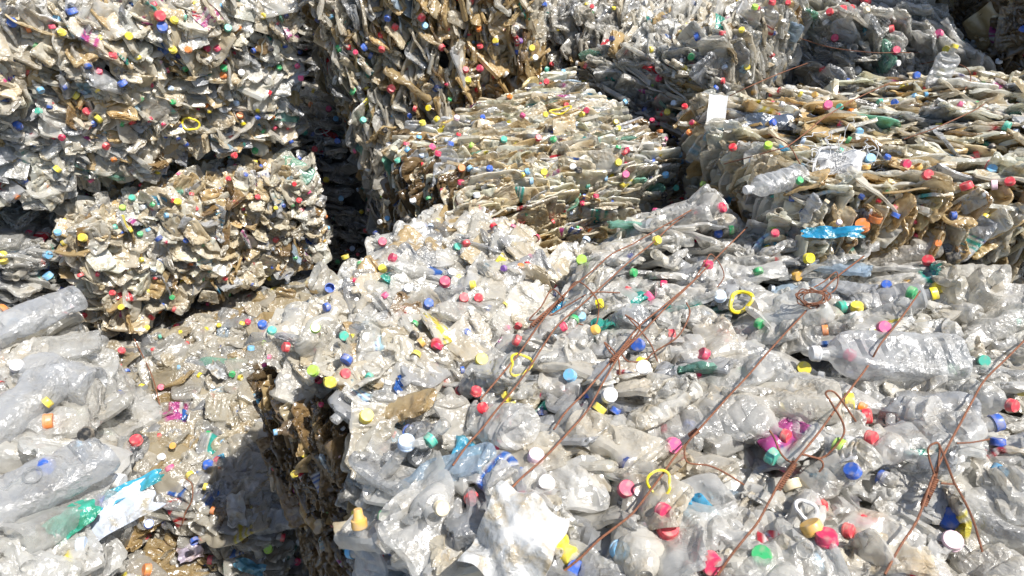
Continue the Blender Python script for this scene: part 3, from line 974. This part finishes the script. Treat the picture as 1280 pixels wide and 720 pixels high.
A, D, G1 = BY['A'], BY['D'], BY['G1']
wa, _ = wire(A, [(566, 582), (640, 488), (700, 405), (760, 350), (845, 278), (885, 252)])
w0, _ = wire(A, [(600, 500), (650, 440), (695, 378), (765, 318), (889, 250)])
wb, pb = wire(A, [(624, 628), (680, 572), (735, 512), (775, 442), (862, 356), (900, 318), (934, 284)])
wc, pc = wire(A, [(692, 537), (748, 470), (800, 408), (846, 368), (875, 344)])
wd, pd = wire(A, [(702, 716), (790, 640), (866, 545), (935, 470), (1003, 392), (1040, 352), (1080, 320)])
we, pe = wire(A, [(897, 719), (948, 650), (980, 600), (1000, 570), (1050, 506), (1102, 430), (1150, 364)])
wf, pf = wire(A, [(1106, 718), (1148, 646), (1166, 596), (1186, 556), (1232, 476), (1282, 424)])


def seg_pts(x0, y0, x1, y1, lift=.018):
    return on_surface(x0, y0, lift, 3), on_surface(x1, y1, lift, 3)


twist(we, A, *seg_pts(972, 612, 994, 578))
twist(wf, A, *seg_pts(1154, 632, 1170, 598))
twist(wd, A, *seg_pts(862, 545, 872, 538), turns=4)
twist(wb, A, *seg_pts(764, 452, 790, 426))
twist(wa, A, *seg_pts(664, 408, 704, 372), turns=9)
tail(we, A, [(994, 578, .02), (1003, 568, .03), (1028, 572, .03), (1052, 548, .04), (1054, 530, .05), (1040, 505, .05), (1032, 491, .05), (1045, 492, .05), (1070, 527, .02)])
tail(we, A, [(994, 578, .02), (985, 576, .02), (975, 565, .03), (968, 548, .03), (962, 538, .03)])
tail(we, A, [(1003, 568, .02), (1024, 574, .02), (1029, 582, .02), (1024, 590, .01)])
tail(wf, A, [(1170, 598, .02), (1163, 578, .03), (1160, 562, .04), (1166, 555, .04), (1174, 556, .04), (1173, 580, .03), (1170, 598, .02)])
tail(wf, A, [(1174, 556, .03), (1182, 575, .03), (1192, 602, .02), (1190, 605, .02), (1176, 604, .02)])
tail(wf, A, [(1192, 602, .03), (1205, 625, .03), (1217, 652, .02), (1228, 690, .03)])
tail(wf, A, [(1196, 554, .02), (1215, 553, .03), (1237, 549, .03)], r=.0013)
tail(wb, A, [(790, 426, .02), (800, 408, .03), (782, 394, .04), (790, 402, .04), (812, 428, .03), (822, 452, .02)])
tail(wb, A, [(775, 440, .02), (786, 452, .03), (806, 450, .03), (818, 440, .03), (848, 420, .04), (862, 392, .05), (858, 378, .05)])
tail(wb, A, [(770, 448, .02), (760, 436, .03), (756, 428, .03), (772, 446, .03), (775, 470, .02)])
tail(wa, A, [(704, 372, .02), (722, 352, .04), (745, 372, .04), (748, 392, .04), (742, 408, .03), (720, 404, .03)])
tail(wa, A, [(704, 372, .02), (690, 362, .03), (676, 384, .03), (662, 400, .02), (684, 396, .02), (712, 380, .02), (740, 366, .02), (775, 366, .02)])
tail(wc, A, [(868, 350, .02), (880, 330, .04), (890, 318, .04), (905, 345, .03), (884, 372, .03)], r=.0014)
tail(wd, A, [(866, 545, .02), (856, 560, .03), (860, 578, .02), (886, 582, .02), (908, 592, .02), (930, 606, .01)], r=.0016)
for k in range(5):                      # the bird's nest of wire ends
    g = np.random.default_rng(40 + k)
    a = g.uniform(0, 6.28)
    pts = []
    for j in range(11):
        a += g.uniform(.5, 1.3)
        pts.append((1012 + 20 * math.cos(a) * g.uniform(.5, 1.1) + j * .8, 372 + 13 * math.sin(a) * g.uniform(.5, 1.1), g.uniform(.015, .045)))
    tail(wd, A, pts, r=.0013)
tail(wd, A, [(1012, 362, .03), (1030, 352, .04), (1046, 340, .04), (1044, 362, .03), (1020, 374, .02)], r=.0015)

for pts in ([(912, 120), (934, 110), (975, 92), (1012, 78)], [(1000, 48), (1039, 60), (1090, 66), (1149, 66)], [(1149, 80), (1180, 76), (1206, 84), (1214, 98), (1206, 112)],
            [(905, 205), (960, 190), (984, 183), (1030, 148), (1067, 124), (1112, 104)], [(1130, 174), (1170, 160), (1218, 138), (1230, 130)],
            [(1000, 205), (985, 180), (960, 168)]):
    wire(D, pts, lift=.01, r=.0016)
for pts in ([(88, 425), (104, 462), (118, 512)], [(128, 424), (150, 460), (172, 500)], [(168, 424), (190, 470), (200, 508)]):
    wire(G1, pts, lift=.02, r=.0022)
wg, _ = wire(BY['G2'], [(222, 584), (224, 615), (228, 662)], lift=.012, r=.0018)
tail(wg, BY['G2'], [(228, 655, .02), (232, 640, .03), (240, 625, .04), (240, 606, .04), (232, 598, .03)])
print('wires', round(time.time() - T0, 1))

# ------------------------------------------------------------------ hoops (carry handles) and rings
def hoop(x, y, col, R=.022, r=.0018, tilt=None, flat=.7, name='carry_handle'):
    P = on_surface(x, y, .014, 1)
    b = owner(P); base = np.array(b.root.location)
    z = unit(unit(CAM - P) + (tilt if tilt is not None else rng.normal(0, .4, 3)))
    B = basis(z, (1, .3, 0))
    a = np.linspace(0, 6.283, 30, endpoint=False)
    k_ = rng.uniform(0, 6.28, 3)
    wob = 1 + .16 * np.sin(2 * a + k_[0]) + .08 * np.sin(3 * a + k_[1])
    path = P + R * (np.outer(np.cos(a) * wob, B[:, 0]) + flat * np.outer(np.sin(a) * wob, B[:, 1]) + .22 * np.outer(np.sin(2 * a + k_[2]), B[:, 2]))
    V, F = tube(path - base, r, 6, True)
    link(name, make_mesh(name, V, F, np.array([*CAPC[col], 1.]), M_CAP), b.root)


hoop(238, 155, 'yellow', .026, .004, np.zeros(3), .95)
hoop(700, 138, 'yellow', .035, .003, np.array([0, 0, .8]), .35)
hoop(926, 376, 'yellow', .026, .0045, np.array([0, 0, .8]), .8)
hoop(824, 603, 'yellow', .020, .0022, np.zeros(3), .8)
hoop(650, 455, 'yellow', .030, .0026, np.array([.9, 0, .3]), .6)
hoop(1008, 637, 'white', .0135, .003, np.array([0, 0, .2]), 1, 'neck_ring')
hoop(402, 163, 'white', .030, .0022, np.zeros(3), .6)


# ------------------------------------------------------------------ loose things lying on the bales (top level)
def crumple_sheet(w, h, n=34, amp=.008, fold=7, seed=0, curl=0.0, edge_=1.0):
    g = np.random.default_rng(seed)
    u, v = np.meshgrid(np.linspace(-.5, .5, n), np.linspace(-.5, .5, n), indexing='ij')
    x, y = u * w, v * h
    z = np.zeros_like(x)
    for k in range(fold):
        a = g.uniform(0, 6.28); fr = g.uniform(1.0, 3) / max(w, h); ph = g.uniform(0, 1)
        t = (x * math.cos(a) + y * math.sin(a)) * fr + ph
        z += amp * g.uniform(.3, 1) * (np.abs((t % 1) - .5) * 2 - .5)
    edge = 1 + edge_ * (.10 * np.sin(u * 9 + seed) * np.clip(np.abs(v) * 4 - 1, 0, 1) + .07 * np.sin(v * 13 + seed * 2))
    z += curl * (u ** 2) * w
    V = np.stack([x * edge, y * (1 + edge_ * .08 * np.sin(u * 11 + seed)), z], -1).reshape(-1, 3)
    # a real thickness
    Nn = n * n
    F = grid_faces(n, n, False)
    V2 = np.r_[V, V - np.array([0, 0, .0006])]
    F2 = np.r_[F, F[:, ::-1] + Nn]
    return V2, F2


def loose(name, x, y, geom, mat, label, cat, tint=None, z=None, xd=(1, 0, 0), lift=.02, group=None, sharp=38):
    P = on_surface(x, y, lift, 2)
    V, F = geom
    me = make_mesh(name, V, F, tint, mat, sharp=sharp)
    o = link(name, me, None, label=label, category=cat)
    if group:
        o['group'] = group
    zz = z if z is not None else unit(unit(CAM - P) + np.array([0, 0, .6]))
    o.matrix_world = matrix(P, basis(zz, xd))
    return o


loose('paper_card', 896, 140, crumple_sheet(.058, .105, amp=.004, fold=3, seed=1, edge_=.25), M_WHITE,
      'blank white card leaning between the grey bale and the brown-stained bale', 'card', z=(-.1, -.9, .45), xd=(1, 0, -.1), lift=.05)
T_ = lambda c, a=.95: np.array([*c, a])
for a in [
    (1040, 290, (.13, .028), (.03, .42, .70), 'bright cyan film strip lying where the wired bale meets the brown-stained one', (1, -.15, 0), 3, .004),
    (135, 645, (.17, .07), (.72, .78, .88), 'whitish film sheet at lower left beside two blue caps', (.8, .75, 0), 4, .01),
    (160, 612, (.13, .03), (.08, .52, .72), 'light blue twisted film strip above the whitish film sheet', (.9, .75, 0), 5, .01),
    (92, 648, (.085, .05), (.07, .55, .40), 'sea-green film scrap at lower left near the picture edge', (.6, .9, 0), 6, .008),
    (270, 463, (.075, .035), (.80, .82, .84), 'crumpled white film wad left of a green cap on the low wired bale', (.7, -.6, 0), 7, .012),
    (238, 690, (.07, .05), (.62, .55, .66), 'small printed lilac film pouch at the bottom edge, lower left', (.6, .3, 0), 8, .008),
    (312, 708, (.09, .035), (.16, .45, .62), 'pale blue film scrap in the shade at the bottom edge', (1, -.3, 0), 9, .01),
    (295, 637, (.05, .10), (.80, .80, .78), 'white torn film tag near the edge of the shade at lower left', (1, .3, 0), 10, .012),
    (975, 152, (.20, .05), (.16, .20, .27), 'dark blue-grey flattened pouch on the brown-stained bale', (1, -.2, 0), 12, .008),
]:
    x, y, (w, h), c, lab, xd, sd, amp = a
    loose('film_sheet', x, y, crumple_sheet(w, h, amp=amp, seed=sd, fold=8), M_PET, lab, 'plastic film', tint=T_(c), xd=xd, lift=.02)


def rag_mesh():
    g = np.random.default_rng(77)
    VV, FF, n = [], [], 0
    for k in range(46):                     # ravelled strands
        p = g.normal(0, [.045, .030, .008]); pts = [p]
        d = unit(g.normal(0, 1, 3) * [1, 1, .3])
        for j in range(7):
            d = unit(d + g.normal(0, .8, 3) * [1, 1, .4]); p = p + d * .012
            if p[2] < 0: p[2] = abs(p[2])
            pts.append(p)
        V, F = tube(smooth_path(pts, 3), g.uniform(.0007, .0016), 5)
        VV.append(V); FF.append(F + n); n += len(V)
    V, F = crumple_sheet(.12, .075, amp=.014, seed=31, fold=9)
    VV.append(V + [0, 0, .006]); FF.append(F + n); n += len(V)
    strap = smooth_path([(-.07, -.075, 0), (-.08, -.03, .01), (-.068, .01, .012), (-.05, .04, .015), (-.01, .038, .018)], 6)
    for off in (0, .003):
        V, F = tube(strap + np.array([off, off * .6, 0]), .0026, 6)
        VV.append(V); FF.append(F + n); n += len(V)
    return np.concatenate(VV), np.concatenate(FF)


M_RAG = simple_mat('frayed_white_rag', (.72, .72, .71), .85, (.38, .38, .38), 60)
loose('frayed_rag', 1052, 205, rag_mesh(), M_RAG, 'frayed white tangle of rag and straps on the near edge of the brown-stained bale', 'rag', z=(-.1, -.55, .8), xd=(1, 0, 0), lift=.035)


# loose bottles that lie on top and could be lifted off
def loose_bottle(x, y, k, sc, xd, capc, label, tint=(.76, .77, .77, .34), z=(0, -.2, 1), lift=.03, sport=False, labelc=None, crushed=False):
    P = on_surface(x, y, lift, 2)
    it = dict(P=P, B=basis(z, xd), proto=k, sc=sc, tint=np.array(tint), kind='bottle', label=labelc, cap=True, capc=capc, flip=False, seed=.9, shape=PROTO if crushed else MPROTO, necks=NECK if crushed else MNECK)
    V, F, T = item_geom(it, True, True)
    root = empty('plastic_bottle', P, label=label, category='bottle')
    B4 = matrix((0, 0, 0), it['B'])
    o = link('bottle_body', make_mesh('bottle_body', V, F, T, M_PET), root); o.matrix_local = B4
    cp, ca = item_cap(it)
    c_ = link('bottle_cap', cap_mesh(np.array(capc), True, sport), root)
    c_.matrix_local = matrix(cp - P, basis(ca, (.2, .3, 1)), 1.1 * min(sc, 1.1))
    return o


loose_bottle(458, 702, 5, .72, (.12, -.42, -.9), CAPC['gold'], 'clear bottle with tall gold cap standing at the left edge of the nearest bale',
             z=(-.6, -.7, .3), lift=.04, sport=True, crushed=True)
loose_bottle(1180, 85, 6, .72, (-.25, .1, -.95), CAPC['yellow'], 'upright crushed clear bottle with yellow cap at the back of the brown-stained bale', z=(0, -1, .1), lift=.03, crushed=True)
loose('film_sheet', 645, 672, crumple_sheet(.115, .125, amp=.022, seed=14, fold=9, edge_=.6, curl=-.5), M_PET,
      'white squarish folded sheet glaring in the sun on the near corner of the nearest bale', 'plastic film', tint=T_((.86, .86, .84), .85), xd=(.9, -.5, 0), lift=.025)
loose_bottle(968, 228, 2, .72, (.9, .35, .1), CAPC['white'], 'pale clear bottle lying across the far end of the nearest bale', lift=.03)
loose_bottle(1110, 445, 7, 1.0, (1, -.06, 0), CAPC['white'], 'cylindrical barely crushed bottle right of the black cap on the nearest bale', lift=.02)
loose_bottle(345, 650, 3, .9, (.9, .2, 0), CAPC['lime'], 'clear bottle in the dark pit at the foot of the nearest bale', lift=.02)

# ------------------------------------------------------------------ setting
gv = np.array([[-60, -60, 0], [60, -60, 0], [60, 60, 0], [-60, 60, 0]], float)
link('ground', make_mesh('ground', gv, np.array([[0, 1, 2, 3]]), None, M_GROUND, smooth=False), None, kind='structure')

# ------------------------------------------------------------------ light, sky, camera
SUN_EL = math.radians(60)
sh_ = unit(np.array([.90, -.43]))
sv = np.array([sh_[0] * math.cos(SUN_EL), sh_[1] * math.cos(SUN_EL), math.sin(SUN_EL)])
sun = bpy.data.lights.new('sun', 'SUN')
sun.energy = 4.9; sun.angle = math.radians(.53); sun.color = (1, .96, .90)
so = bpy.data.objects.new('sun', sun); COL.objects.link(so)
so.rotation_euler = Vector(sv).to_track_quat('Z', 'Y').to_euler()
w = bpy.data.worlds.new('World'); scene.world = w; w.use_nodes = True
nt = w.node_tree
bg = nt.nodes['Background']; bg.inputs['Strength'].default_value = .095
sky = nt.nodes.new('ShaderNodeTexSky'); sky.sky_type = 'NISHITA'; sky.sun_disc = False
sky.sun_elevation = SUN_EL; sky.sun_rotation = math.atan2(sv[0], sv[1])
nt.links.new(sky.outputs[0], bg.inputs[0])

cam = bpy.data.cameras.new('camera'); co = bpy.data.objects.new('camera', cam); COL.objects.link(co)
cam.sensor_width = 36; cam.lens = FPX / 1280 * 36; cam.clip_end = 300; cam.clip_start = .02
co.location = (0, 0, CH); co.rotation_euler = (math.pi / 2 - PITCH, 0, 0)
cam.dof.use_dof = True; cam.dof.focus_distance = 1.9; cam.dof.aperture_fstop = 9
scene.camera = co

c = scene.cycles
c.max_bounces = 6; c.diffuse_bounces = 4; c.glossy_bounces = 2; c.transmission_bounces = 2; c.transparent_max_bounces = 9
c.use_adaptive_sampling = True; c.adaptive_threshold = .02
c.use_denoising = True
c.caustics_reflective = False; c.caustics_refractive = False
c.sample_clamp_indirect = 6
vs = scene.view_settings
vs.view_transform = 'Standard'; vs.look = 'None'; vs.gamma = 1; vs.use_curve_mapping = False
vs.exposure = .56
print('done', round(time.time() - T0, 1))
